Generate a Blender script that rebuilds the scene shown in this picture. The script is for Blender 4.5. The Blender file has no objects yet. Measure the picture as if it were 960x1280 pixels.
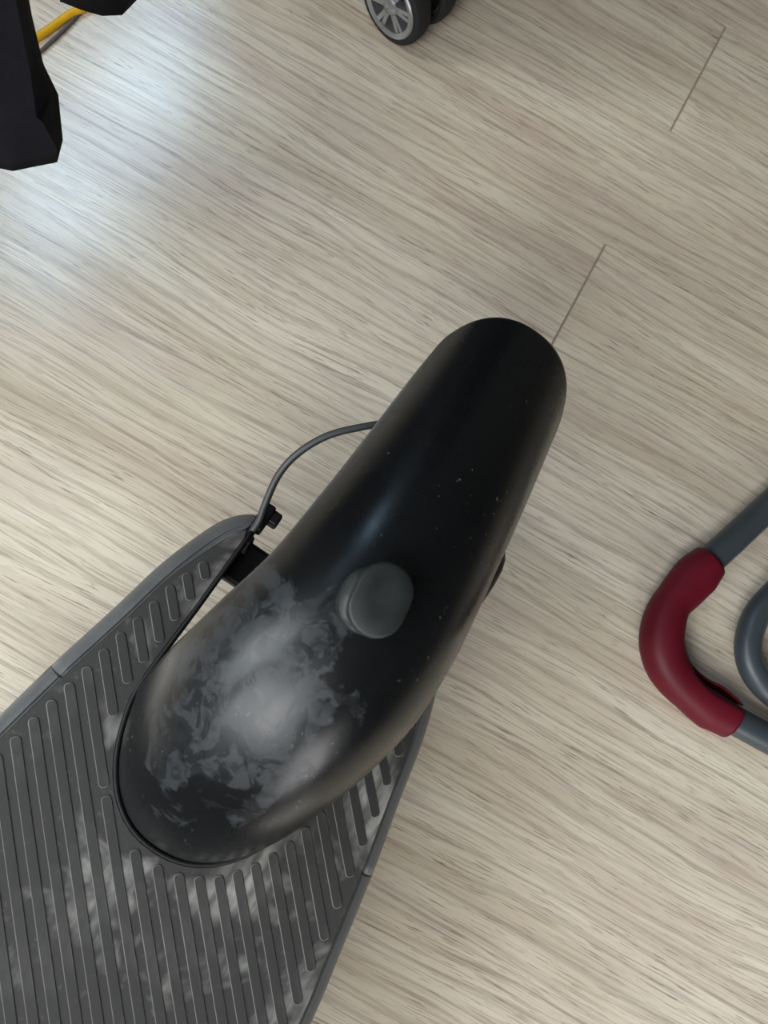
import bpy, bmesh, math, random
from mathutils import Matrix, Vector
random.seed(7)
SC = bpy.context.scene
COL = SC.collection

# ------------------------------------------------------------------ camera
F_PX, CAM_H = 961.0, 0.52
NADIR = (340.0, 830.0)                      # pixel straight below the phone
_dn = Vector((NADIR[0] - 480, 640 - NADIR[1], -F_PX)).normalized()
_zc = -_dn
_y = Vector((0, 1, 0)); _y = (_y - _y.dot(_zc) * _zc).normalized()
_x = _y.cross(_zc)
MC = Matrix((_x, _y, _zc))                  # camera axes -> world
cam_data = bpy.data.cameras.new('camera')
cam_data.sensor_fit = 'VERTICAL'; cam_data.sensor_height = 36.0
cam_data.lens = F_PX / 1280.0 * 36.0
cam_data.clip_start = 0.01
cam_data.dof.use_dof = True
cam_data.dof.focus_distance = 0.42
cam_data.dof.aperture_fstop = 16.0
cam = bpy.data.objects.new('camera', cam_data)
COL.objects.link(cam)
cam.matrix_world = Matrix.Translation((0, 0, CAM_H)) @ MC.to_4x4()
SC.camera = cam

# ------------------------------------------------------------------ world, window light, exposure
world = bpy.data.worlds.new('world'); SC.world = world
world.use_nodes = True
world.node_tree.nodes['Background'].inputs[0].default_value = (0.78, 0.88, 1.0, 1)
world.node_tree.nodes['Background'].inputs[1].default_value = 1.0
SC.view_settings.view_transform = 'Standard'
SC.view_settings.look = 'None'
SC.view_settings.gamma = 1.0
SC.view_settings.use_curve_mapping = False
SC.view_settings.exposure = 0.24

# the room is square to the floor boards: room axes are the world axes turned by GR
GR = math.radians(-30.35)
RX0, RX1, RY0, RY1, RZ = -1.25, 2.4, -0.75, 2.3, 2.5
# window openings: start, end, sill, head (room coordinates)
WIN_A = (-0.68, -0.05, 0.60, 2.10)                 # left wall, beside the scooter
WIN_B = (0.62, 1.75, 1.40, 2.22)                         # left wall, mirrored in the floor at the top left
WIN_C = (-0.92, 0.26, 0.68, 1.70)                        # near wall, balcony glazing
WIN_D = (0.42, 0.90, 0.15, 0.80)                         # near wall, right of the balcony glazing
POWER_A, POWER_B, POWER_C, POWER_D = 33, 23, 33, 9

def window_light(name, loc, rot, sx, sy, power, color):
    d = bpy.data.lights.new(name, 'AREA')
    d.shape = 'RECTANGLE'; d.size = sx; d.size_y = sy
    d.energy = power; d.color = color
    o = bpy.data.objects.new(name, d); COL.objects.link(o)
    o.matrix_world = Matrix.Rotation(GR, 4, 'Z') @ Matrix.Translation(loc) @ rot
    return o
for nm, w, p, c in (('daylight_side_window', WIN_A, POWER_A, (0.93, 0.97, 1.0)), ('daylight_far_window', WIN_B, POWER_B, (0.46, 0.73, 1.0))):
    window_light(nm, (RX0 - 0.14, (w[0] + w[1]) / 2, (w[2] + w[3]) / 2), Matrix.Rotation(math.radians(-90), 4, 'Y'), w[3] - w[2], w[1] - w[0], p, c)
for nm, w, p, c in (('daylight_balcony', WIN_C, POWER_C, (0.97, 0.98, 0.98)), ('daylight_near_window', WIN_D, POWER_D, (1.0, 0.98, 0.96))):
    window_light(nm, ((w[0] + w[1]) / 2, RY0 - 0.14, (w[2] + w[3]) / 2), Matrix.Rotation(math.radians(90), 4, 'X'), w[1] - w[0], w[3] - w[2], p, c)

# ------------------------------------------------------------------ helpers
def unproject(u, v, z):
    d = MC @ Vector((u - 480, 640 - v, -F_PX))
    k = (z - CAM_H) / d.z
    return Vector((d.x * k, d.y * k, z))

def mk(name, verts, faces, mat, parent=None, smooth=False, kind=None):
    me = bpy.data.meshes.new(name)
    me.from_pydata([tuple(v) for v in verts], [], faces)
    bm = bmesh.new(); bm.from_mesh(me)
    bmesh.ops.recalc_face_normals(bm, faces=bm.faces)
    bm.to_mesh(me); bm.free()
    if smooth:
        me.polygons.foreach_set('use_smooth', [True] * len(me.polygons))
    if mat: me.materials.append(mat)
    o = bpy.data.objects.new(name, me); COL.objects.link(o)
    if parent: o.parent = parent
    if kind: o['kind'] = kind
    return o

def empty(name, loc, rot, label, cat, group=None):
    o = bpy.data.objects.new(name, None); COL.objects.link(o)
    o.location = loc; o.rotation_euler = rot
    o['label'] = label; o['category'] = cat
    if group: o['group'] = group
    return o

def tag(o, label, cat):
    o['label'] = label; o['category'] = cat
    return o

def mod_bevel(o, w, seg=2, ang=40):
    m = o.modifiers.new('bevel', 'BEVEL'); m.width = w; m.segments = seg
    m.limit_method = 'ANGLE'; m.angle_limit = math.radians(ang)
    return o

def smooth_by_angle(o, ang=35):
    o.data.polygons.foreach_set('use_smooth', [True] * len(o.data.polygons))
    try:
        o.data.set_sharp_from_angle(angle=math.radians(ang))
    except Exception:
        pass
    return o

def box_geo(x0, x1, y0, y1, z0, z1):
    v = [(x0, y0, z0), (x1, y0, z0), (x1, y1, z0), (x0, y1, z0), (x0, y0, z1), (x1, y0, z1), (x1, y1, z1), (x0, y1, z1)]
    f = [(0, 3, 2, 1), (4, 5, 6, 7), (0, 1, 5, 4), (1, 2, 6, 5), (2, 3, 7, 6), (3, 0, 4, 7)]
    return v, f

def box(name, x0, x1, y0, y1, z0, z1, mat, parent=None, bevel=0, kind=None):
    v, f = box_geo(x0, x1, y0, y1, z0, z1)
    o = mk(name, v, f, mat, parent, kind=kind)
    if bevel: mod_bevel(o, bevel, 2)
    return o

def catmull(pts, n=10):
    P = [Vector(p) for p in pts]
    P = [2 * P[0] - P[1]] + P + [2 * P[-1] - P[-2]]
    out = []
    for i in range(1, len(P) - 2):
        for k in range(n):
            t = k / n
            a, b, c, d = P[i - 1], P[i], P[i + 1], P[i + 2]
            out.append(0.5 * ((2 * b) + (c - a) * t + (2 * a - 5 * b + 4 * c - d) * t * t + (3 * b - a - 3 * c + d) * t ** 3))
    out.append(P[-2])
    return out

def frames(path, up=Vector((0, 0, 1))):
    fr = []
    for i, p in enumerate(path):
        a = path[max(i - 1, 0)]; b = path[min(i + 1, len(path) - 1)]
        t = (b - a).normalized()
        s = t.cross(up)
        s = s.normalized() if s.length > 1e-6 else Vector((1, 0, 0))
        n = s.cross(t).normalized()
        fr.append((p, t, s, n))
    return fr

def sweep(name, path, radius, mat, parent=None, seg=16, flat=1.0, caps=True):
    """round tube along a path; radius is a number or a function of 0..1"""
    v, f = [], []
    fr = frames(path)
    for i, (p, t, s, n) in enumerate(fr):
        r = radius(i / (len(fr) - 1)) if callable(radius) else radius
        for k in range(seg):
            a = 2 * math.pi * k / seg
            v.append(p + s * math.cos(a) * r + n * math.sin(a) * r * flat)
    for i in range(len(fr) - 1):
        for k in range(seg):
            f.append((i * seg + k, i * seg + (k + 1) % seg, (i + 1) * seg + (k + 1) % seg, (i + 1) * seg + k))
    if caps:
        f.append(tuple(range(seg))); f.append(tuple((len(fr) - 1) * seg + k for k in range(seg)))
    return mk(name, v, f, mat, parent, smooth=True)

def lathe(name, prof, mat, parent=None, seg=48, axis='Y', center=(0, 0, 0)):
    """closed profile of (radius, offset along the axis) turned about the axis"""
    v, f = [], []
    n = len(prof)
    for k in range(seg):
        a = 2 * math.pi * k / seg
        for r, h in prof:
            if axis == 'Y': p = (r * math.cos(a), h, r * math.sin(a))
            else: p = (r * math.cos(a), r * math.sin(a), h)
            v.append((p[0] + center[0], p[1] + center[1], p[2] + center[2]))
    for k in range(seg):
        k2 = (k + 1) % seg
        for i in range(n):
            j = (i + 1) % n
            f.append((k * n + i, k * n + j, k2 * n + j, k2 * n + i))
    o = mk(name, v, f, mat, parent)
    return smooth_by_angle(o, 40)

# ------------------------------------------------------------------ materials
def new_mat(name):
    m = bpy.data.materials.new(name); m.use_nodes = True
    nt = m.node_tree
    return m, nt, nt.nodes['Principled BSDF']

class NT:
    def __init__(self, nt): self.nt = nt
    def n(self, typ, **kw):
        nd = self.nt.nodes.new(typ)
        for k, val in kw.items():
            if k.startswith('i_'):
                key = k[2:]
                key = int(key) if key.isdigit() else key.replace('_', ' ')
                nd.inputs[key].default_value = val
            else: setattr(nd, k, val)
        return nd
    def l(self, a, b): self.nt.links.new(a, b)
    def coord(self, kind='Object'): return self.n('ShaderNodeTexCoord').outputs[kind]
    def mapping(self, vec, scale=(1, 1, 1), rot=(0, 0, 0), loc=(0, 0, 0)):
        m = self.n('ShaderNodeMapping')
        m.inputs['Scale'].default_value = scale; m.inputs['Rotation'].default_value = rot; m.inputs['Location'].default_value = loc
        self.l(vec, m.inputs['Vector']); return m.outputs[0]
    def noise(self, vec, scale, detail=3, rough=0.5, dist=0.0):
        nd = self.n('ShaderNodeTexNoise'); nd.inputs['Scale'].default_value = scale
        nd.inputs['Detail'].default_value = detail; nd.inputs['Roughness'].default_value = rough
        nd.inputs['Distortion'].default_value = dist
        self.l(vec, nd.inputs['Vector']); return nd.outputs['Fac']
    def ramp(self, fac, stops, interp='LINEAR'):
        r = self.n('ShaderNodeValToRGB'); e = r.color_ramp.elements
        r.color_ramp.interpolation = interp
        while len(e) < len(stops): e.new(0.5)
        for el, (p, c) in zip(e, stops):
            el.position = p; el.color = c if len(c) == 4 else (*c, 1)
        self.l(fac, r.inputs[0]); return r.outputs[0]
    def mix(self, fac, a, b, blend='MIX'):
        m = self.n('ShaderNodeMix', data_type='RGBA', blend_type=blend)
        for sock, val in ((m.inputs[0], fac), (m.inputs[6], a), (m.inputs[7], b)):
            if hasattr(val, 'links'): self.l(val, sock)
            else: sock.default_value = val if not isinstance(val, tuple) or len(val) == 4 else (*val, 1)
        return m.outputs[2]
    def math(self, op, a, b=None, clamp=False):
        m = self.n('ShaderNodeMath', operation=op, use_clamp=clamp)
        for sock, val in ((m.inputs[0], a), (m.inputs[1], b)):
            if val is None: continue
            if hasattr(val, 'links'): self.l(val, sock)
            else: sock.default_value = val
        return m.outputs[0]
    def bump(self, h, strength, dist, bsdf):
        b = self.n('ShaderNodeBump'); b.inputs['Strength'].default_value = strength; b.inputs['Distance'].default_value = dist
        self.l(h, b.inputs['Height']); self.l(b.outputs[0], bsdf.inputs['Normal'])

W0 = (0, 0, 0); W1 = (1, 1, 1)

def simple_mat(name, col, rough, metal=0.0, var=0.15, scale=60, spec=0.5, bump=0.0):
    m, nt, b = new_mat(name); t = NT(nt)
    c = t.coord()
    nz = t.noise(c, scale, 4, 0.6)
    lo = tuple(x * (1 - var) for x in col); hi = tuple(min(1, x * (1 + var)) for x in col)
    t.l(t.ramp(nz, [(0.3, lo), (0.7, hi)]), b.inputs['Base Color'])
    t.l(t.ramp(nz, [(0.3, (rough * 0.88,) * 3), (0.7, (min(1, rough * 1.12),) * 3)]), b.inputs['Roughness'])
    b.inputs['Metallic'].default_value = metal
    b.inputs['Specular IOR Level'].default_value = spec
    if bump: t.bump(t.noise(c, scale * 6, 3, 0.6), bump, 0.0005, b)
    return m

def mat_floor():
    m, nt, b = new_mat('pale_oak_laminate'); t = NT(nt)
    oi = t.n('ShaderNodeObjectInfo')
    off = t.n('ShaderNodeVectorMath', operation='SCALE'); off.inputs['Scale'].default_value = 37.0
    cmb = t.n('ShaderNodeCombineXYZ')
    t.l(oi.outputs['Random'], cmb.inputs[0]); t.l(oi.outputs['Random'], cmb.inputs[1])
    t.l(cmb.outputs[0], off.inputs[0])
    add = t.n('ShaderNodeVectorMath', operation='ADD')
    t.l(t.coord(), add.inputs[0]); t.l(off.outputs[0], add.inputs[1])
    P = add.outputs[0]
    # slow wander of the fibres
    wn = t.n('ShaderNodeTexNoise'); wn.inputs['Scale'].default_value = 1.0; wn.inputs['Detail'].default_value = 2
    t.l(t.mapping(P, (4, 15, 1)), wn.inputs['Vector'])
    wv = t.n('ShaderNodeVectorMath', operation='MULTIPLY_ADD')
    wv.inputs[1].default_value = (0.0, 0.024, 0.0)
    t.l(wn.outputs['Color'], wv.inputs[0]); t.l(P, wv.inputs[2])
    G = wv.outputs[0]
    big = t.noise(t.mapping(G, (2.2, 22, 1)), 1.0, 3, 0.55)
    blot = t.noise(t.mapping(G, (3.5, 11, 1), loc=(4, 2, 0)), 1.0, 2, 0.5)
    pink = t.noise(t.mapping(G, (5, 32, 1), loc=(9, 1, 0)), 1.0, 3, 0.55)
    streak = t.noise(t.mapping(G, (9, 380, 1)), 1.0, 4, 0.62)
    streak2 = t.noise(t.mapping(G, (18, 820, 1), loc=(3, 7, 0)), 1.0, 3, 0.6)
    wave = t.n('ShaderNodeTexWave', wave_type='BANDS', bands_direction='Y', wave_profile='SAW')
    wave.inputs['Scale'].default_value = 26; wave.inputs['Distortion'].default_value = 7.5
    wave.inputs['Detail'].default_value = 2; wave.inputs['Detail Scale'].default_value = 0.55
    t.l(t.mapping(G, (0.22, 1.0, 1)), wave.inputs['Vector'])
    base = t.ramp(big, [(0.25, (0.55, 0.465, 0.345)), (0.5, (0.71, 0.635, 0.50)), (0.78, (0.81, 0.745, 0.615))])
    base = t.mix(t.ramp(pink, [(0.48, W0), (0.72, (0.75, 0.75, 0.75))]), base, (0.57, 0.46, 0.38))
    base = t.mix(t.ramp(blot, [(0.5, W0), (0.8, (0.45,) * 3)]), base, (0.58, 0.54, 0.43))
    cath = t.ramp(wave.outputs['Fac'], [(0.0, (0.42,) * 3), (0.2, W0), (0.85, W0), (1.0, (0.42,) * 3)])
    base = t.mix(cath, base, (0.30, 0.25, 0.20))
    # long dark pore lines, gathered in bands
    band = t.ramp(t.noise(t.mapping(G, (3, 30, 1), loc=(1, 5, 0)), 1.0, 2, 0.5), [(0.32, (0.35,) * 3), (0.62, W1)])
    s1 = t.math('MULTIPLY', t.ramp(streak, [(0.56, W0), (0.63, (0.56,) * 3)]), band)
    base = t.mix(s1, base, (0.29, 0.215, 0.16))
    s2 = t.ramp(streak2, [(0.54, W0), (0.61, (0.5,) * 3)])
    base = t.mix(s2, base, (0.36, 0.28, 0.22))
    s3 = t.ramp(streak, [(0.30, (0.45,) * 3), (0.44, W0)])
    base = t.mix(s3, base, (0.82, 0.77, 0.69))
    ticks = t.noise(t.mapping(G, (45, 950, 1), loc=(2, 9, 0)), 1.0, 2, 0.5)
    base = t.mix(t.math('MULTIPLY', t.ramp(ticks, [(0.62, W0), (0.67, (0.8,) * 3)]), band), base, (0.22, 0.165, 0.125))
    knots = t.ramp(t.noise(t.mapping(G, (16, 42, 1), loc=(6, 3, 0)), 1.0, 3, 0.6), [(0.70, W0), (0.80, (0.6,) * 3)])
    base = t.mix(knots, base, (0.24, 0.18, 0.14))
    t.l(base, b.inputs['Base Color'])
    t.l(t.ramp(streak, [(0.3, (0.15,) * 3), (0.7, (0.22,) * 3)]), b.inputs['Roughness'])
    b.inputs['Specular IOR Level'].default_value = 0.8
    hh = t.math('ADD', t.math('MULTIPLY', streak, -0.6), t.math('MULTIPLY', streak2, -0.4))
    t.bump(hh, 0.35, 0.0006, b)
    return m

def mat_fender():
    m, nt, b = new_mat('scuffed_black_plastic'); t = NT(nt)
    c = t.coord()
    sep = t.n('ShaderNodeSeparateXYZ'); t.l(c, sep.inputs[0])
    # worn patch on the front crown: where shoes rest
    def blob(cx, cy, cz, rx, ry, rz):
        mp = t.mapping(c, (1 / rx, 1 / ry, 1 / rz), loc=(-cx / rx, -cy / ry, -cz / rz))
        ln = t.n('ShaderNodeVectorMath', operation='LENGTH'); t.l(mp, ln.inputs[0])
        return ln.outputs['Value']
    n1 = t.noise(c, 42, 5, 0.62, 0.5)
    n2 = t.noise(c, 150, 5, 0.7, 0.8)
    d = blob(0.046, 0.010, 0.212, 0.088, 0.048, 0.070)
    patch = t.math('ADD', d, t.math('MULTIPLY', t.math('SUBTRACT', n1, 0.5), 1.5))
    patch = t.ramp(patch, [(0.62, W1), (0.68, W0)])
    fine = t.ramp(n2, [(0.40, (0.45,) * 3), (0.52, W1)])
    mask = t.math('MULTIPLY', patch, fine)
    islands = t.ramp(t.noise(t.mapping(c, (1, 1, 1), loc=(3, 1, 2)), 60, 4, 0.6, 1.2), [(0.52, W1), (0.535, (0.35,) * 3)])
    mask = t.math('MULTIPLY', mask, islands)
    # tiny chips and scratches
    chips = t.ramp(t.noise(c, 420, 3, 0.5), [(0.70, W0), (0.73, W1)])
    area = t.ramp(t.noise(t.mapping(c, loc=(7, 7, 1)), 34, 2, 0.5), [(0.52, W0), (0.60, W1)])
    chips = t.math('MULTIPLY', chips, area)
    scr = t.noise(t.mapping(c, (30, 480, 240), rot=(0, 0, 0.45)), 1.0, 3, 0.6, 1.5)
    scr = t.math('MULTIPLY', t.ramp(scr, [(0.70, W0), (0.76, W1)]), patch)
    col = t.mix(mask, (0.0040, 0.0046, 0.0052), (0.026, 0.030, 0.033))
    col = t.mix(t.math('MULTIPLY', t.math('MAXIMUM', chips, scr), 0.7), col, (0.16, 0.17, 0.17))
    t.l(col, b.inputs['Base Color'])
    r = t.ramp(mask, [(0.0, (0.24,) * 3), (1.0, (0.36,) * 3)])
    r2 = t.ramp(n1, [(0.3, (0.0,) * 3), (0.8, (0.10,) * 3)])
    t.l(t.math('ADD', r, r2), b.inputs['Roughness'])
    b.inputs['Specular IOR Level'].default_value = 0.36
    t.bump(t.math('ADD', t.math('MULTIPLY', n2, t.math('ADD', t.math('MULTIPLY', patch, 1.0), 0.08)), 0.0), 0.10, 0.0006, b)
    return m

def mat_mat(name, dust=1.0, base=(0.022, 0.0216, 0.020)):
    """dark rubber with pale dust trodden into it (scooter coordinates)"""
    m, nt, b = new_mat(name); t = NT(nt)
    c = t.coord()
    n1 = t.noise(t.mapping(c, (1, 1, 1), rot=(0, 0, math.radians(-45))), 16, 4, 0.6, 0.6)
    n2 = t.noise(t.mapping(c, (25, 160, 1), rot=(0, 0, math.radians(-45))), 1.0, 3, 0.6)
    n3 = t.noise(c, 220, 4, 0.65)
    dm = t.math('MULTIPLY', t.ramp(n1, [(0.50, W0), (0.64, W1)]), t.ramp(n2, [(0.35, (0.2,) * 3), (0.6, W1)]))
    col = t.mix(t.math('MULTIPLY', dm, dust), base, (0.30, 0.295, 0.275))
    col = t.mix(t.ramp(n3, [(0.60, W0), (0.80, (0.30 * dust + 0.05,) * 3)]), col, (0.22, 0.21, 0.19))
    t.l(col, b.inputs['Base Color'])
    b.inputs['Roughness'].default_value = 0.62
    b.inputs['Specular IOR Level'].default_value = 0.35
    t.bump(n3, 0.25, 0.0004, b)
    return m

M_FLOOR = mat_floor()
M_SUB = simple_mat('brown_joint', (0.36, 0.30, 0.235), 0.9)
M_FENDER = mat_fender()
M_MAT = mat_mat('dusty_rubber', 0.9)
M_RIB = mat_mat('rib_rubber', 0.10, (0.021, 0.0208, 0.0197))
M_WORN = mat_mat('worn_rib_edge', 0.6, (0.12, 0.117, 0.108))
M_RIM = simple_mat('grey_deck_plastic', (0.085, 0.09, 0.093), 0.45, var=0.2, scale=40, spec=0.4)
M_BLACK = simple_mat('black_plastic', (0.006, 0.006, 0.0065), 0.5, spec=0.25)
M_RUBBER = simple_mat('black_rubber', (0.011, 0.0135, 0.0135), 0.50, var=0.25, scale=90, spec=0.45, bump=0.1)
M_TYRE = simple_mat('tyre_rubber', (0.018, 0.018, 0.018), 0.8, spec=0.3)
M_CABLE = simple_mat('grey_black_cable', (0.035, 0.037, 0.037), 0.5)
M_STEEL = simple_mat('steel', (0.55, 0.55, 0.55), 0.35, 1.0)
M_SILVER = simple_mat('silver_hub', (0.34, 0.35, 0.36), 0.32, 0.75)
M_TUBE = simple_mat('slate_painted_tube', (0.040, 0.050, 0.058), 0.38, var=0.12, scale=30)
M_RED = simple_mat('wine_red_plastic', (0.105, 0.002, 0.010), 0.55, var=0.2, scale=25, spec=0.3)
M_CLOTH = simple_mat('black_cloth', (0.011, 0.011, 0.015), 0.95, var=0.2, scale=200, spec=0.1, bump=0.3)
M_YELLOW = simple_mat('yellow_cable_sheath', (0.75, 0.42, 0.01), 0.4)
M_DARKLINE = simple_mat('dark_line', (0.10, 0.085, 0.08), 0.6)
M_SHADE_CASE = simple_mat('charcoal_shade_case', (0.03, 0.03, 0.033), 0.5)  # only for the added case above the caster
M_WALL = simple_mat('painted_wall', (0.13, 0.115, 0.095), 0.9, var=0.05, scale=3)
M_CEIL = simple_mat('ceiling_paint', (0.14, 0.125, 0.105), 0.9, var=0.04, scale=3)
M_FRAME = simple_mat('white_window_frame', (0.75, 0.75, 0.74), 0.4)

# ------------------------------------------------------------------ room
def wall_with_openings(name, along, pos, a0, a1, wins, thick, mat):
    """boxes around the window openings, as one wall; along 'x' or 'y'"""
    v, f = [], []; pieces = []; s = a0
    for w in wins:
        pieces += [(s, w[0], 0, RZ), (w[0], w[1], 0, w[2]), (w[0], w[1], w[3], RZ)]; s = w[1]
    pieces.append((s, a1, 0, RZ))
    p0, p1 = sorted((pos, pos + thick))
    for (s, e, z0, z1) in pieces:
        bv, bf = box_geo(s, e, p0, p1, z0, z1) if along == 'x' else box_geo(p0, p1, s, e, z0, z1)
        o = len(v); v += bv; f += [tuple(i + o for i in q) for q in bf]
    o = mk(name, v, f, mat, kind='structure'); o.rotation_euler = (0, 0, GR)
    return o

def room_box(name, *a, **k):
    o = box(name, *a, **k); o.rotation_euler = (0, 0, GR); return o
wall_with_openings('wall_left', 'y', RX0, RY0 - 0.1, RY1 + 0.1, [WIN_A, WIN_B], -0.10, M_WALL)
wall_with_openings('wall_near', 'x', RY0, RX0, RX1, [WIN_C, WIN_D], -0.10, M_WALL)
room_box('wall_right', RX1, RX1 + 0.1, RY0 - 0.1, RY1 + 0.1, 0, RZ, M_WALL, kind='structure')
room_box('wall_far', RX0, RX1, RY1, RY1 + 0.1, 0, RZ, M_WALL, kind='structure')
room_box('ceiling', RX0 - 0.1, RX1 + 0.1, RY0 - 0.1, RY1 + 0.1, RZ, RZ + 0.1, M_CEIL, kind='structure')

def window_frame(name, along, pos, win, mat):
    root = bpy.data.objects.new(name, None); COL.objects.link(root); root['kind'] = 'structure'
    root.rotation_euler = (0, 0, GR)
    a0, a1, z0, z1 = win; w = 0.05
    mid = (a0 + a1) / 2
    for (s, e, b0, b1) in ((a0, a0 + w, z0, z1), (a1 - w, a1, z0, z1), (mid - w / 2, mid + w / 2, z0 + w, z1 - w),
                           (a0 + w, a1 - w, z0, z0 + w), (a0 + w, a1 - w, z1 - w, z1)):
        if along == 'x': box('frame_bar', s, e, pos - 0.05, pos, b0, b1, mat, root)
        else: box('frame_bar', pos - 0.05, pos, s, e, b0, b1, mat, root)
window_frame('window_1', 'y', RX0 - 0.03, WIN_A, M_FRAME)
window_frame('window_2', 'y', RX0 - 0.03, WIN_B, M_FRAME)
window_frame('window_3', 'x', RY0 - 0.03, WIN_C, M_FRAME)
window_frame('window_4', 'x', RY0 - 0.03, WIN_D, M_FRAME)

# floor: joint-coloured bed with every plank laid on it
floor = room_box('floor', RX0, RX1, RY0, RY1, -0.03, -0.0010, M_SUB, kind='structure')
gx = Vector((math.cos(GR), math.sin(GR))); gy = Vector((-math.sin(GR), math.cos(GR)))
PW, PL = 0.124, 1.20
a_pt = unproject(757, 305, 0).to_2d()       # a long joint and an end joint meet here
GU, GV = a_pt.dot(gx), a_pt.dot(gy)
e1 = unproject(848, 145, 0).to_2d().dot(gx)
def plank_mesh(PW, b_):
    g, ge = (0.00035, 0.0009) if PW < 0.2 else (0.00004, 0.0009)
    x0, x1, y0, y1 = ge, PL - ge, g, PW - g
    v = [(x0, y0, -.006), (x1, y0, -.006), (x1, y1, -.006), (x0, y1, -.006),
         (x0, y0, -b_), (x1, y0, -b_), (x1, y1, -b_), (x0, y1, -b_),
         (x0 + b_, y0 + b_, 0), (x1 - b_, y0 + b_, 0), (x1 - b_, y1 - b_, 0), (x0 + b_, y1 - b_, 0)]
    f = [(8, 9, 10, 11)]
    for k in range(4):
        j = (k + 1) % 4
        f += [(k, j, j + 4, k + 4), (k + 4, j + 4, j + 8, k + 8)]
    me = bpy.data.meshes.new('plank'); me.from_pydata(v, [], f); me.materials.append(M_FLOOR)
    return me
PM_NARROW, PM_WIDE = plank_mesh(PW, 0.00002), plank_mesh(2 * PW, 0.00002)
n_plank = 0
for row in range(-40, 40):
    wd = PW if row >= 0 else 2 * PW            # boards of two widths
    v0 = GV + row * wd
    if row == -1: start = GU
    elif row == 0: start = GU + 0.62
    elif row == 1: start = e1
    else: start = GU + ((row * 0.43) % 1.0) * PL + 0.4
    for k in range(-5, 6):
        u0 = start + k * PL
        cu, cv = u0 + PL / 2, v0 + wd / 2
        if not (RX0 - 0.55 < cu < RX1 + 0.55 and RY0 - wd * 0.45 < cv < RY1 + wd * 0.45): continue
        o = bpy.data.objects.new('plank', PM_NARROW if row >= 0 else PM_WIDE); COL.objects.link(o); o.parent = floor
        o.location = (u0, v0, 0)
        n_plank += 1

# ------------------------------------------------------------------ scooter
TH, LEAN = math.radians(55.3), math.radians(4.0)
ZD = 0.135
mid = (unproject(70, 842, ZD) + unproject(450, 1089, ZD)) / 2
R2 = Matrix.Rotation(TH, 4, 'Z') @ Matrix.Rotation(LEAN, 4, 'X')
shift = R2 @ Vector((0, 0, ZD))
scooter = empty('kick_scooter', (mid.x - shift.x, mid.y - shift.y, 0.002), (LEAN, 0, TH),
                'electric scooter tail with scuffed black rear fender over a ribbed grey deck', 'scooter')
MM = 0.001
def interp(tab, x):
    if x <= tab[0][0]: return tab[0][1]
    for (x0, y0), (x1, y1) in zip(tab, tab[1:]):
        if x <= x1:
            t = (x - x0) / (x1 - x0); return y0 + (y1 - y0) * t
    return tab[-1][1]
OUT = [(-420, 112.5), (-150, 112.5), (-70, 105), (-40, 100.5), (0, 94), (20, 90), (40, 86), (65, 81.5), (85, 76), (100, 70.5), (108, 65.5), (113, 60.5), (115.5, 56), (115, 53)]
D_OFF = -3.5          # the deck sits a little off the wheel line
# fender shell points first: the wheel bay in the deck follows its foot
FR = 131.0
prof = []
_a = 178.0; _st = 2.3
_x, _z = 91 + FR * math.cos(math.radians(_a)), 108 + FR * math.sin(math.radians(_a))
_len = 0.0
while True:                                  # arc about the axle, easing into an almost straight tail
    ar = math.radians(_a)
    prof.append((_x, _z, (math.cos(ar), math.sin(ar))))
    if _x > 257: break
    k = 1.0 / FR if _a > 88 else (0.0004 + (1.0 / FR - 0.0004) * max(0.0, (_a - 66) / 22) ** 0.8)
    _a -= math.degrees(k * _st)
    ar = math.radians(_a)
    _x += math.sin(ar) * _st; _z += -math.cos(ar) * _st
HW = [(-45, 43), (-38, 46), (-20, 47.5), (20, 47), (60, 45), (91, 42), (150, 38.5), (230, 35.5), (270, 34)]
HD = [(-45, 74), (-20, 70), (40, 58), (91, 51), (150, 46), (230, 38), (270, 33)]
AMAX = math.radians(71); EX = 2 / 2.2; LMAX = math.sin(AMAX) ** EX
def l_off(s):
    t = max(0, min(1, (s + 40) / 150)); return -10.0 * t * t * (3 - 2 * t)
NSEC = 40
fv, ff = [], []
s_end = prof[-1][0]
for i, (s, z, nr) in enumerate(prof):
    w, h = interp(HW, s), interp(HD, s)
    for k in range(NSEC + 1):
        a = -AMAX + 2 * AMAX * k / NSEC
        lf = math.copysign(abs(math.sin(a)) ** EX / LMAX, a)
        dp = h * (1 - abs(math.cos(a)) ** EX)
        l = lf * w
        # slight flare at the bottom flange
        fl = max(0, (abs(lf) - 0.9) / 0.1); l += math.copysign(0.8 * fl * fl, a) if s > -20 else 0
        # rounded rear corner
        back = 0
        if s > s_end - 60:
            back = ((s - s_end + 60) / 60) ** 1.5 * 24 * (1 - max(0.0, 1 - abs(lf) ** 2.3) ** (1 / 2.3))
        x = s - nr[0] * dp - back * nr[1]; zz = z - nr[1] * dp + back * nr[0]
        fv.append((x * MM, (l + l_off(s)) * MM, zz * MM))
def foot(z_mm):
    out = []
    for k in range(NSEC + 1):
        for i in range(len(prof) - 1):
            p, q = fv[i * (NSEC + 1) + k], fv[(i + 1) * (NSEC + 1) + k]
            if p[2] * 1000 < z_mm <= q[2] * 1000:
                t = (z_mm / 1000 - p[2]) / (q[2] - p[2])
                out.append(((p[0] + (q[0] - p[0]) * t) * 1000, (p[1] + (q[1] - p[1]) * t) * 1000)); break
    return out
ft = [p for p in foot(133.5) if p[0] < 14]          # right to left round the front
cx_, cy_ = 25.0, 0.0
def grow(p, d):
    vx, vy = p[0] - cx_, p[1] - cy_; n_ = math.hypot(vx, vy); return (p[0] + vx / n_ * d, p[1] + vy / n_ * d)
ft = [grow(p, 2.6) for p in ft][::2]
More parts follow.
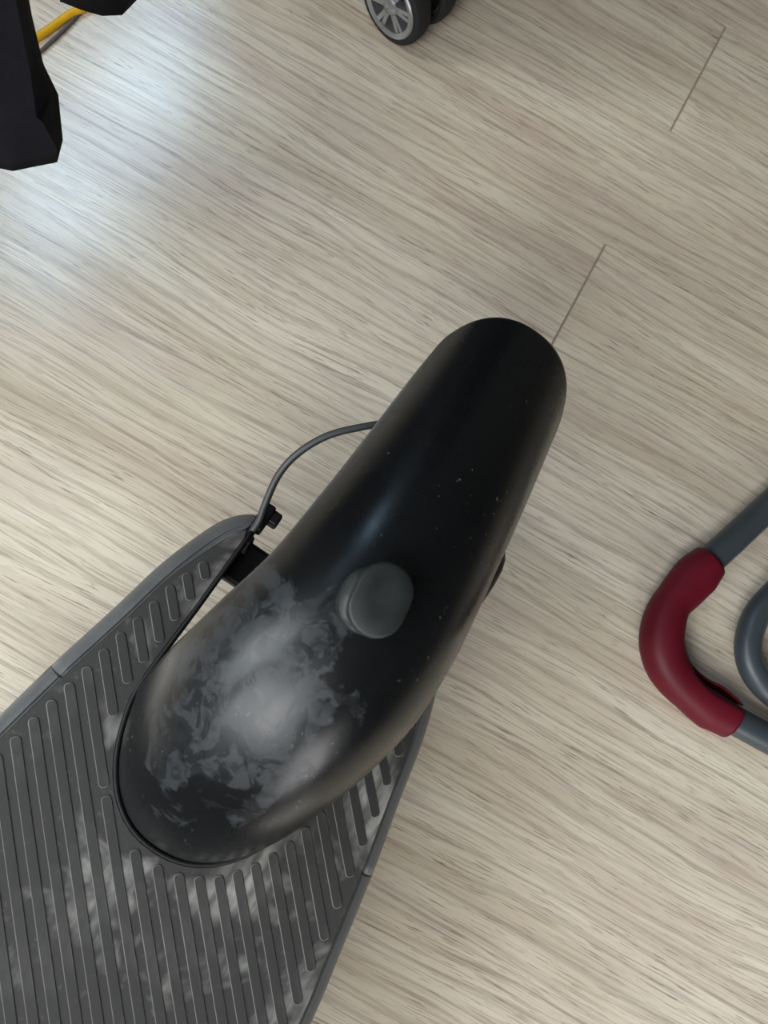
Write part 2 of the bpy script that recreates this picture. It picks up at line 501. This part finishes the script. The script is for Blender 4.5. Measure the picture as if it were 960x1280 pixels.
BAY_ALL = [(112, -51.5), (60, -52), (28, -53.5)] + ft + [(22, 49.6), (60, 48.8), (112, 48.6)]

def outer_half(s0, s1):
    xs = [x for x, _ in OUT if s0 < x < s1]
    pts = catmull([(x, y, 0) for x, y in OUT], 4)
    pts = [(p.x, p.y) for p in pts if s0 < p.x < s1 or (s1 > 110 and p.x >= 108)]
    if s1 <= 110: pts.append((s1, interp(OUT, s1)))
    if s0 > -419: pts.insert(0, (s0, interp(OUT, s0)))
    return pts

def inset_poly(pts, amt):
    """move every vertex along the inward normal by amt[i]"""
    n = len(pts); out = []
    area = sum(pts[i][0] * pts[(i + 1) % n][1] - pts[(i + 1) % n][0] * pts[i][1] for i in range(n))
    sg = 1 if area > 0 else -1
    for i in range(n):
        a, b_, c = pts[i - 1], pts[i], pts[(i + 1) % n]
        d1 = Vector((b_[0] - a[0], b_[1] - a[1])); d2 = Vector((c[0] - b_[0], c[1] - b_[1]))
        if d1.length < 1e-9: d1 = d2
        if d2.length < 1e-9: d2 = d1
        d1.normalize(); d2.normalize()
        nn = Vector((-(d1.y + d2.y), d1.x + d2.x))
        nn = nn.normalized() if nn.length > 1e-6 else Vector((-d1.y, d1.x))
        k = min(1.6, 1 / max(0.4, nn.dot(Vector((-d1.y, d1.x)))))
        out.append((b_[0] + sg * nn.x * amt[i] * k, b_[1] + sg * nn.y * amt[i] * k))
    return out

def slab(name, pts, fac, layers, mat, parent):
    """stack of inset outlines, closed top and bottom; layers are (z mm, inset mm)"""
    v, f = [], []; n = len(pts)
    for z, ins in layers:
        for (x, y) in inset_poly(pts, [ins * q for q in fac]): v.append((x * MM, y * MM, z * MM))
    for i in range(len(layers) - 1):
        for k in range(n):
            j = (k + 1) % n
            f.append((i * n + k, i * n + j, (i + 1) * n + j, (i + 1) * n + k))
    f.append(tuple(range(n))); f.append(tuple((len(layers) - 1) * n + k for k in range(n)))
    o = mk(name, v, f, mat, parent)
    return smooth_by_angle(o, 28)

RIM_LAYERS = [(82, 16), (90, 6), (100, 1), (112, 0), (121, 0.8), (127, 2.8), (131.5, 5.8), (133.2, 8.2), (132.2, 8.9), (132.2, 9.6), (133.6, 10.2)]
oL = outer_half(-420, 120)
of = [1] * len(oL)
for q in range(len(oL) - 5, len(oL)): of[q] = 0.5
deck_pts = [(x, y + D_OFF) for x, y in oL] + BAY_ALL[::-1] + [(x, -y + D_OFF) for x, y in oL[::-1]]
deck_fac = of + [0.12] * len(BAY_ALL) + of[::-1]
deck_body = slab('deck_body', deck_pts, deck_fac, RIM_LAYERS, M_RIM, scooter)
def cut(o, x, keep_front, side=0):
    bm = bmesh.new(); bm.from_mesh(o.data)
    def bis(co, no):
        r = bmesh.ops.bisect_plane(bm, geom=bm.verts[:] + bm.edges[:] + bm.faces[:], plane_co=co, plane_no=no, clear_outer=True)
        ed = [e for e in r['geom_cut'] if isinstance(e, bmesh.types.BMEdge)]
        bmesh.ops.holes_fill(bm, edges=ed, sides=0)
    bis((x, 0, 0), (1, 0, 0) if keep_front else (-1, 0, 0))
    if side: bis((0, 0, 0), (0, -side, 0))
    bm.to_mesh(o.data); bm.free()
# the joint between the deck and the two tail covers beside the wheel
for sg in (1, -1):
    tc = bpy.data.objects.new('tail_cover', deck_body.data.copy()); COL.objects.link(tc); tc.parent = scooter
    cut(tc, 0.00025, False, sg)
cut(deck_body, -0.00025, True)

# rubber mat on top of both
om = outer_half(-420, 120)
om = [p for p in om if p[0] <= 101.5]
om_in = [(x, y - interp([(-420, 10), (60, 10), (101, 12.5)], x)) for x, y in om]
om_in = om_in + [(104, 54.5)]
bay_m = [grow(p, 0.8) if p[0] < 60 else (min(p[0], 100), p[1] + math.copysign(0.9, p[1])) for p in BAY_ALL]
mat_pts = [(x, y + D_OFF) for x, y in om_in] + bay_m[::-1] + [(x, -y + D_OFF) for x, y in om_in[::-1]]
mfac = [1] * len(mat_pts)
deck_mat = slab('deck_mat', mat_pts, mfac, [(133.0, 0), (134.6, 0), (135.2, 0.5)], M_MAT, scooter)

def point_in(poly, x, y):
    c = False; n = len(poly); j = n - 1
    for i in range(n):
        xi, yi = poly[i]; xj, yj = poly[j]
        if (yi > y) != (yj > y) and x < (xj - xi) * (y - yi) / (yj - yi) + xi: c = not c
        j = i
    return c
def seg_dist(poly, x, y):
    best = 1e9; n = len(poly)
    for i in range(n):
        ax, ay = poly[i]; bx, by = poly[(i + 1) % n]
        dx, dy = bx - ax, by - ay
        t = max(0, min(1, ((x - ax) * dx + (y - ay) * dy) / (dx * dx + dy * dy + 1e-12)))
        best = min(best, math.hypot(x - ax - t * dx, y - ay - t * dy))
    return best
rib_d = Vector((math.cos(math.radians(45)), math.sin(math.radians(45))))
rib_n = Vector((rib_d.y, -rib_d.x))
PITCH, RIBW = 8.5, 4.6
def local_mm(u, v, z):
    p = unproject(u, v, z)
    q = scooter_inv @ p
    return q * 1000
scooter_inv = (Matrix.Translation(scooter.location) @ R2).inverted()
ph = local_mm(139, 1080, 0.1365); PH = Vector((ph.x, ph.y)).dot(rib_n) + RIBW / 2

def rib_mesh(L):
    """raised flat bar with rounded corners, length L mm along local x; the worn edge is its own face ring"""
    r = 1.9; hx, hy = L / 2 - r, RIBW / 2 - r; ring = []; cen = []
    for (cx, cy, a0) in ((hx, -hy, -90), (hx, hy, 0), (-hx, hy, 90), (-hx, -hy, 180)):
        for k in range(4):
            a = math.radians(a0 + 30 * k); ring.append((math.cos(a) * r, math.sin(a) * r)); cen.append((cx, cy))
    n = len(ring); v, f = [], []
    for z, s_ in ((-0.3, 0.0), (0.45, 0.0), (0.75, 0.38)):
        for (x, y), (cx, cy) in zip(ring, cen):
            k = 1 - s_ / r
            v.append(((cx + x * k) * MM, (cy + y * k) * MM, z * MM))
    for i in range(2):
        for k in range(n):
            j = (k + 1) % n; f.append((i * n + k, i * n + j, (i + 1) * n + j, (i + 1) * n + k))
    f.append(tuple(2 * n + k for k in range(n)))
    return v, f
for k in range(-70, 50):
    c0 = PH + k * PITCH
    run = []; prev = False
    t = -460.0
    while t < 460:
        p = rib_n * c0 + rib_d * t
        ok = False
        if -215 < p.x < 102 and abs(p.y) < 105 and point_in(mat_pts, p.x, p.y):
            marg = 4.2 if p.x < 20 else 3.4
            ok = seg_dist(mat_pts, p.x, p.y) > marg
        if ok and not prev: run = [t]
        if prev and not ok:
            a, b_ = run[0], t
            if b_ - a > 7.0:
                L = b_ - a
                cpt = rib_n * c0 + rib_d * ((a + b_) / 2)
                v, f = rib_mesh(L)
                o = mk('grip_rib', v, f, M_RIB, deck_mat)
                o.data.materials.append(M_WORN)
                for pl in o.data.polygons:
                    if 0.05 < pl.normal.z < 0.97: pl.material_index = 1
                o.location = (cpt.x * MM, cpt.y * MM, 0.1352); o.rotation_euler = (0, 0, math.radians(45))
        prev = ok
        t += 0.5

# dark lip around the wheel bay
lip_path = [Vector((x * MM, y * MM, 0.1342)) for x, y in BAY_ALL]
sweep('bay_lip', catmull(lip_path, 4), 0.0013, M_BLACK, scooter, 10)

# rear wheel: tyre, hub motor, axle
AX, AZ = 91 * MM, 108 * MM
tyre_prof = []
for k in range(20):
    a = 2 * math.pi * k / 20
    tyre_prof.append((0.085 + 0.0225 * math.cos(a), 0.0235 * math.sin(a)))
lathe('tyre', tyre_prof, M_TYRE, scooter, 64, 'Y', (AX, -0.002, AZ))
lathe('hub_motor', [(0.001, -0.024), (0.05, -0.024), (0.066, -0.019), (0.069, -0.012), (0.069, 0.012), (0.066, 0.019), (0.05, 0.024), (0.001, 0.024)], M_BLACK, scooter, 48, 'Y', (AX, -0.002, AZ))
lathe('axle', [(0.0005, -0.062), (0.006, -0.062), (0.006, 0.062), (0.0005, 0.062)], M_BLACK, scooter, 20, 'Y', (AX, 0, AZ))
for sg in (1, -1):
    br = box('dropout_bracket', 0.0795, 0.1025, *sorted((sg * 0.027, sg * 0.058)), 0.092, 0.116, M_BLACK, scooter, 0.002)
# clip that holds the tail light cable at the left prong tip
v, f = [], []
for (x0, x1, y0, y1, z0, z1) in ((0.1065, 0.1215, 0.0452, 0.0515, 0.119, 0.1352), (0.1135, 0.1205, 0.0405, 0.046, 0.119, 0.1335), (0.0985, 0.1035, 0.0455, 0.0500, 0.118, 0.1330)):
    bv, bf = box_geo(x0, x1, y0, y1, z0, z1); o_ = len(v); v += bv; f += [tuple(i + o_ for i in q) for q in bf]
mod_bevel(mk('cable_clip', v, f, M_BLACK, scooter), 0.0012)
box('bay_tab', 0.0290, 0.0335, 0.0455, 0.0495, 0.122, 0.131, M_BLACK, scooter, 0.0006)
# disc brake
lathe('brake_disc', [(0.030, -0.0012), (0.058, -0.0012), (0.058, 0.0012), (0.030, 0.0012)], M_STEEL, scooter, 48, 'Y', (AX, -0.038, AZ))
# caliper body: rounded shell
cv, cf = [], []
NU, NV = 20, 12
for i in range(NV + 1):
    ph_ = -math.pi / 2 + math.pi * i / NV
    for k in range(NU):
        th_ = 2 * math.pi * k / NU
        def se(x, e): return math.copysign(abs(x) ** e, x)
        x = 0.026 * se(math.cos(ph_), .7) * se(math.cos(th_), .7)
        y = 0.0165 * se(math.cos(ph_), .7) * se(math.sin(th_), .7)
        z = 0.030 * se(math.sin(ph_), .7)
        cv.append((0.156 + x, -0.0590 + y, 0.100 + z))
for i in range(NV):
    for k in range(NU):
        cf.append((i * NU + k, i * NU + (k + 1) % NU, (i + 1) * NU + (k + 1) % NU, (i + 1) * NU + k))
mk('brake_caliper', cv, cf, M_BLACK, scooter, smooth=True)

# fender: arched shell lofted along its profile
NP_ = len(prof)
for i in range(NP_ - 1):
    for k in range(NSEC):
        q = i * (NSEC + 1) + k
        ff.append((q, q + 1, q + NSEC + 2, q + NSEC + 1))
fender = mk('rear_fender', fv, ff, M_FENDER, scooter, smooth=True)
sm = fender.modifiers.new('shell', 'SOLIDIFY'); sm.thickness = 0.0024; sm.offset = 0
bv_ = fender.modifiers.new('edge', 'BEVEL'); bv_.width = 0.0007; bv_.segments = 2; bv_.limit_method = 'ANGLE'; bv_.angle_limit = math.radians(60)
fender['label'] = 'scuffed glossy black mudguard'

# rubber latch plug on the crown
def stadium(L, W, n=10, skew=0.0):
    r = W / 2; out = []
    for k in range(n + 1):
        a = -math.pi / 2 + math.pi * k / n; out.append((L / 2 - r + r * math.cos(a), r * math.sin(a)))
    for k in range(n + 1):
        a = math.pi / 2 + math.pi * k / n; out.append((-L / 2 + r + r * math.cos(a), r * math.sin(a)))
    return out
def plug(name, layers, mat, parent, M):
    v, f = [], []; n = None
    for (z, L, W, dx, dy) in layers:
        ring = stadium(L, W); n = len(ring)
        for x, y in ring: v.append(M @ Vector(((x + dx) * MM, (y + dy) * MM, z * MM)))
    for i in range(len(layers) - 1):
        for k in range(n):
            j = (k + 1) % n; f.append((i * n + k, i * n + j, (i + 1) * n + j, (i + 1) * n + k))
    f.append(tuple(range(n))); f.append(tuple((len(layers) - 1) * n + k for k in range(n)))
    o = mk(name, v, f, mat, parent); return smooth_by_angle(o, 45)
KA = math.radians(90 - 2.2)
KM = Matrix.Translation(((91 + FR * math.cos(KA)) * MM, (l_off(95) + 1.8) * MM, (108 + FR * math.sin(KA)) * MM)) @ Matrix.Rotation(math.radians(2), 4, 'Y') @ Matrix.Rotation(math.radians(7), 4, 'Z')
knob = plug('latch_plug', [(-2, 25, 22.0, -1, 3.0), (1.6, 25.4, 22.2, -1, 3.0), (2.6, 24.4, 21.2, -1, 3.0), (3.0, 23.0, 19.6, -.5, 2.2), (4.2, 25.0, 19.2, 0, 0.6), (5.2, 28.0, 21.0, 0.4, 0), (7.6, 28.4, 21.2, 0.4, 0), (8.7, 27.6, 20.4, 0.4, 0), (9.2, 25.8, 18.8, 0.4, 0), (9.3, 13, 9, 0.4, 0)], M_RUBBER, scooter, KM)
knob['label'] = 'matt rubber latch plug'

# tail light cable arching from the clip to under the fender
cab = [(94, 47.0, 129), (104, 48.6, 133), (111, 48.8, 137), (119, 51, 141), (133, 53.5, 148), (146, 51.5, 155), (160, 44.5, 161), (173, 33, 164), (186, 20, 163), (196, 6, 163)]
sweep('tail_light_cable', catmull([Vector((x * MM, y * MM, z * MM)) for x, y, z in cab], 8), 0.0018, M_CABLE, scooter, 12)

# ------------------------------------------------------------------ folded tube frame with the red corner
tube_root_p = unproject(840, 800, 0)
frame_thing = empty('folding_frame', (tube_root_p.x, tube_root_p.y, 0), (0, 0, 0),
                    'dark grey tube frame with a wine red plastic corner lying on the floor', 'tube frame')
def at_floor(u, v, z):
    p = unproject(u, v, z); return Vector((p.x - tube_root_p.x, p.y - tube_root_p.y, z))
ZT = 0.0135
outer_px = [(1250, 365), (1130, 477), (1000, 596), (925, 666), (880, 708), (850, 740), (832, 772), (829, 805), (841, 838), (862, 864), (890, 883), (925, 904), (1000, 945), (1150, 1028), (1300, 1110)]
opath = catmull([at_floor(u, v, ZT) for u, v in outer_px], 8)
sweep('outer_tube', opath, 0.0102, M_TUBE, frame_thing, 24)
inner_px = [(1250, 500), (1100, 630), (1010, 706), (968, 742), (944, 772), (935, 810), (945, 845), (975, 875), (1020, 903), (1150, 980), (1300, 1070)]
ipath = catmull([at_floor(u, v, ZT + 0.002) for u, v in inner_px], 8)
sweep('inner_tube', ipath, 0.0092, M_TUBE, frame_thing, 24)
# red sleeve: open channel clipped round the outside of the bend
spx = [(886, 703), (868, 719), (850, 740), (838, 758), (831, 778), (828, 800), (832, 822), (842, 842), (858, 861), (878, 877), (897, 888), (914, 899)]
spath = catmull([at_floor(u, v, ZT) for u, v in spx], 6)
v, f = [], []
fr = frames(spath); NS = 22
for i, (p, t_, s_, n_) in enumerate(fr):
    q = i / (len(fr) - 1)
    r = interp([(0, 11.6), (.06, 12.0), (.14, 11.8), (.24, 11.6), (.35, 12.4), (.5, 13.0), (.65, 12.6), (.78, 11.8), (.88, 12.0), (1, 11.6)], q) * MM
    gap = math.radians(interp([(0, 14), (.3, 18), (.5, 20), (.62, 22), (.78, 27), (.9, 24), (1, 14)], q))
    gc = math.radians(interp([(0, -40), (.4, -22), (.52, 2), (.66, 28), (.85, 36), (1, 40)], q))   # where the slot faces
    bul_in = interp([(0, .02), (.08, .30), (.16, .22), (.27, -.02), (.6, .04), (.72, .10), (.86, .26), (.96, .12), (1, .0)], q)
    bul_out = interp([(0, .0), (.1, .10), (.22, .0), (.35, .10), (.6, .14), (.74, .02), (.86, .22), (1, .06)], q)
    side = s_ if (at_floor(930, 800, ZT) - p).dot(s_) > 0 else -s_
    for k in range(NS + 1):
        a = gc + gap + (2 * math.pi - 2 * gap) * k / NS
        d = side * math.cos(a) + Vector((0, 0, 1)) * math.sin(a)
        ca, sa = math.cos(a), math.sin(a)
        rr = r * (1 + bul_in * max(0, ca) ** 2 + bul_out * max(0, -ca) ** 2)
        rr *= 1 + 0.035 * math.exp(-((math.degrees(a) % 360 - 128) / 14) ** 2)      # moulded ridge along the top
        pt = p + d * rr
        if pt.z < 0.0018: pt.z = 0.0018
        v.append(pt)
for i in range(len(fr) - 1):
    for k in range(NS):
        a = i * (NS + 1) + k
        f.append((a, a + 1, a + NS + 2, a + NS + 1))
sl = mk('corner_sleeve', v, f, M_RED, frame_thing, smooth=True)
m_ = sl.modifiers.new('shell', 'SOLIDIFY'); m_.thickness = 0.0016; m_.offset = 1
sl['label'] = 'wine red plastic corner'

# ------------------------------------------------------------------ caster at the top edge
CR = 0.030
cp = unproject(488, 41, 0)
PSI = math.radians(45)
caster = empty('caster_wheel', (cp.x, cp.y, 0), (0, 0, -PSI),
               'black caster wheel with a silver spoked hub at the top edge', 'caster')
# local -y is the hub face turned to the camera
for yo, nm in ((0.0, 'wheel'), (0.030, 'wheel')):
    tp = []
    for (r, h) in ((0.0235, -0.0075), (0.0265, -0.0085), (0.0290, -0.0070), (0.0300, -0.0040), (0.0300, 0.0040), (0.0290, 0.0070), (0.0265, 0.0085), (0.0235, 0.0075)):
        tp.append((r, h + yo))
    wh = lathe('tyre', tp, M_TYRE, caster, 48, 'Y', (0, 0, CR))
    fy = -1 if yo == 0 else 1
    rim = lathe('hub_rim', [(0.0195, yo + fy * 0.0080), (0.0232, yo + fy * 0.0092), (0.0242, yo + fy * 0.0080), (0.0240, yo - fy * 0.004), (0.0195, yo - fy * 0.004)], M_SILVER, caster, 48, 'Y', (0, 0, CR))
    lathe('hub_back', [(0.0005, yo - fy * 0.001), (0.0215, yo - fy * 0.001), (0.0215, yo - fy * 0.0045), (0.0005, yo - fy * 0.0045)], M_BLACK, caster, 32, 'Y', (0, 0, CR))
    lathe('hub_cap', [(0.0005, yo + fy * 0.0098), (0.0050, yo + fy * 0.0092), (0.0068, yo + fy * 0.0075), (0.0068, yo), (0.0005, yo)], M_SILVER, caster, 24, 'Y', (0, 0, CR))
    for k in range(12):
        pair = k // 2; off = (-1 if k % 2 else 1) * math.radians(10)
        a = math.radians(60 * pair + 12) + off
        a2 = math.radians(60 * pair + 12) + off * 0.75
        r0, r1, hw = 0.0055, 0.0212, 0.0016
        d0 = Vector((math.cos(a), 0, math.sin(a))); d1 = Vector((math.cos(a2), 0, math.sin(a2)))
        sd = Vector((-math.sin(a), 0, math.cos(a))) * hw
        y0, y1 = yo - fy * 0.001, yo + fy * 0.0072
        vv = []
        for y in (y0, y1):
            for base_, dd in ((r0, d0), (r1, d1)):
                for s2 in (-1, 1): vv.append(dd * base_ + sd * s2 + Vector((0, y, CR)))
        mk('spoke', vv, [(0, 1, 3, 2), (4, 5, 7, 6), (0, 1, 5, 4), (2, 3, 7, 6), (0, 2, 6, 4), (1, 3, 7, 5)], M_SILVER, caster)
box('fork', -0.020, 0.020, 0.0095, 0.0205, 0.020, 0.078, M_BLACK, caster, 0.003)
sv, sf = box_geo(-0.20, 0.045, -0.03, 0.45, 0.090, 0.66)  # unseen case added over the caster to darken the floor below
mod_bevel(mk('unseen_shade_case', sv, sf, M_SHADE_CASE, caster), 0.035, 4)
lathe('swivel_mount', [(0.0005, 0.070), (0.024, 0.070), (0.026, 0.076), (0.026, 0.090), (0.0005, 0.090)], M_BLACK, caster, 32, 'Z', (0, 0.015, 0))

# ------------------------------------------------------------------ black garment hanging at the top left corner
ZH = 0.16
gp = unproject(20, 150, ZH)
garment = empty('hanging_garment', (gp.x, gp.y, ZH), (0, 0, 0),
                'black cloth garment hanging into the top left corner above the floor', 'garment')
def leg_tube(name, hem_px, zs, top_shift, widen):
    """hem outline given as floor-plan ring at height ZH, carried up with folds"""
    ring = [unproject(u, v, ZH) for u, v in hem_px]
    c = sum(ring, Vector((0, 0, 0))) / len(ring)
    n = len(ring); v, f = [], []
    for zi, (dz, k, sx, sy) in enumerate(zs):
        for i, p in enumerate(ring):
            q = c + (p - c) * k
            wob = 0.002 * math.sin(3.1 * i + 1.7 * zi)
            v.append(Vector((q.x + sx + wob - gp.x, q.y + sy - gp.y, dz)))
    m = len(zs)
    for a in range(m - 1):
        for i in range(n):
            j = (i + 1) % n; f.append((a * n + i, a * n + j, (a + 1) * n + j, (a + 1) * n + i))
    o = mk(name, v, f, M_CLOTH, garment)
    sd = o.modifiers.new('cloth', 'SOLIDIFY'); sd.thickness = 0.0015
    smooth_by_angle(o, 50)
    return o
leg_tube('sleeve', [(16, 214), (40, 209), (72, 203), (78, 175), (74, 140), (60, 112), (20, 100), (-40, 110), (-80, 150), (-50, 190), (-15, 207)],
         [(0, 1.0, 0, 0), (0.012, 1.03, 0, 0), (0.03, 1.02, 0.001, 0), (0.032, 1.0, 0.001, 0), (0.06, 0.98, 0.004, 0), (0.12, 0.95, 0.012, 0.004), (0.25, 0.95, 0.03, 0.01), (0.5, 1.0, 0.04, 0.03)], 0, 0)
leg_tube('sleeve', [(75, 2), (100, 12), (128, 20), (152, 19), (172, 0), (175, -30), (150, -60), (110, -60), (78, -30)],
         [(0, 1.0, 0, 0), (0.012, 1.03, 0, 0), (0.03, 1.02, 0, 0), (0.032, 1.0, 0, 0), (0.12, 0.97, 0.004, 0.004), (0.25, 0.97, 0.01, 0.01), (0.5, 1.0, 0.02, 0.03)], 0, 0)

# garment body added out of the frame on the left to shade the floor
v, f = [], []; NB = 28
for zi, (zz, kx, ky) in enumerate(((0.24, .17, .09), (0.26, .172, .092), (0.45, .165, .085), (0.75, .16, .08), (1.0, .16, .075), (1.15, .15, .065), (1.22, .09, .045), (1.24, .03, .02))):
    for i in range(NB):
        a = 2 * math.pi * i / NB
        w_ = 1 + 0.06 * math.sin(6 * a + 0.4 * zi) * (1.25 - zz)
        v.append((-0.45 + kx * math.cos(a) * w_ - gp.x, 0.335 + ky * math.sin(a) * w_ - gp.y, zz - ZH))
for zi in range(7):
    for i in range(NB):
        j = (i + 1) % NB; f.append((zi * NB + i, zi * NB + j, (zi + 1) * NB + j, (zi + 1) * NB + i))
f.append(tuple(7 * NB + i for i in range(NB)))
gb = mk('unseen_garment_shade', v, f, M_CLOTH, garment, smooth=True)
gs = gb.modifiers.new('cloth', 'SOLIDIFY'); gs.thickness = 0.002

# ------------------------------------------------------------------ yellow cable and dark line on the floor behind it
def floor_path(px, z):
    return catmull([unproject(u, v, z) for u, v in px], 8)
tag(sweep('yellow_cable', floor_path([(-90, 98), (-10, 76), (40, 50), (62, 36), (86, 19), (110, 6), (160, -30), (230, -60)], 0.0031), 0.0029, M_YELLOW, None, 14),
    'thin yellow cable on the floor between the hanging black sleeves', 'cable')
tag(sweep('dark_line', floor_path([(-90, 122), (-10, 104), (40, 72), (64, 52), (84, 33), (103, 13), (135, -16), (210, -62)], 0.0018), 0.0014, M_DARKLINE, None, 12),  # thin dark tube drawn beside the yellow cable
    'thin dark line running beside the yellow cable on the floor', 'cord')
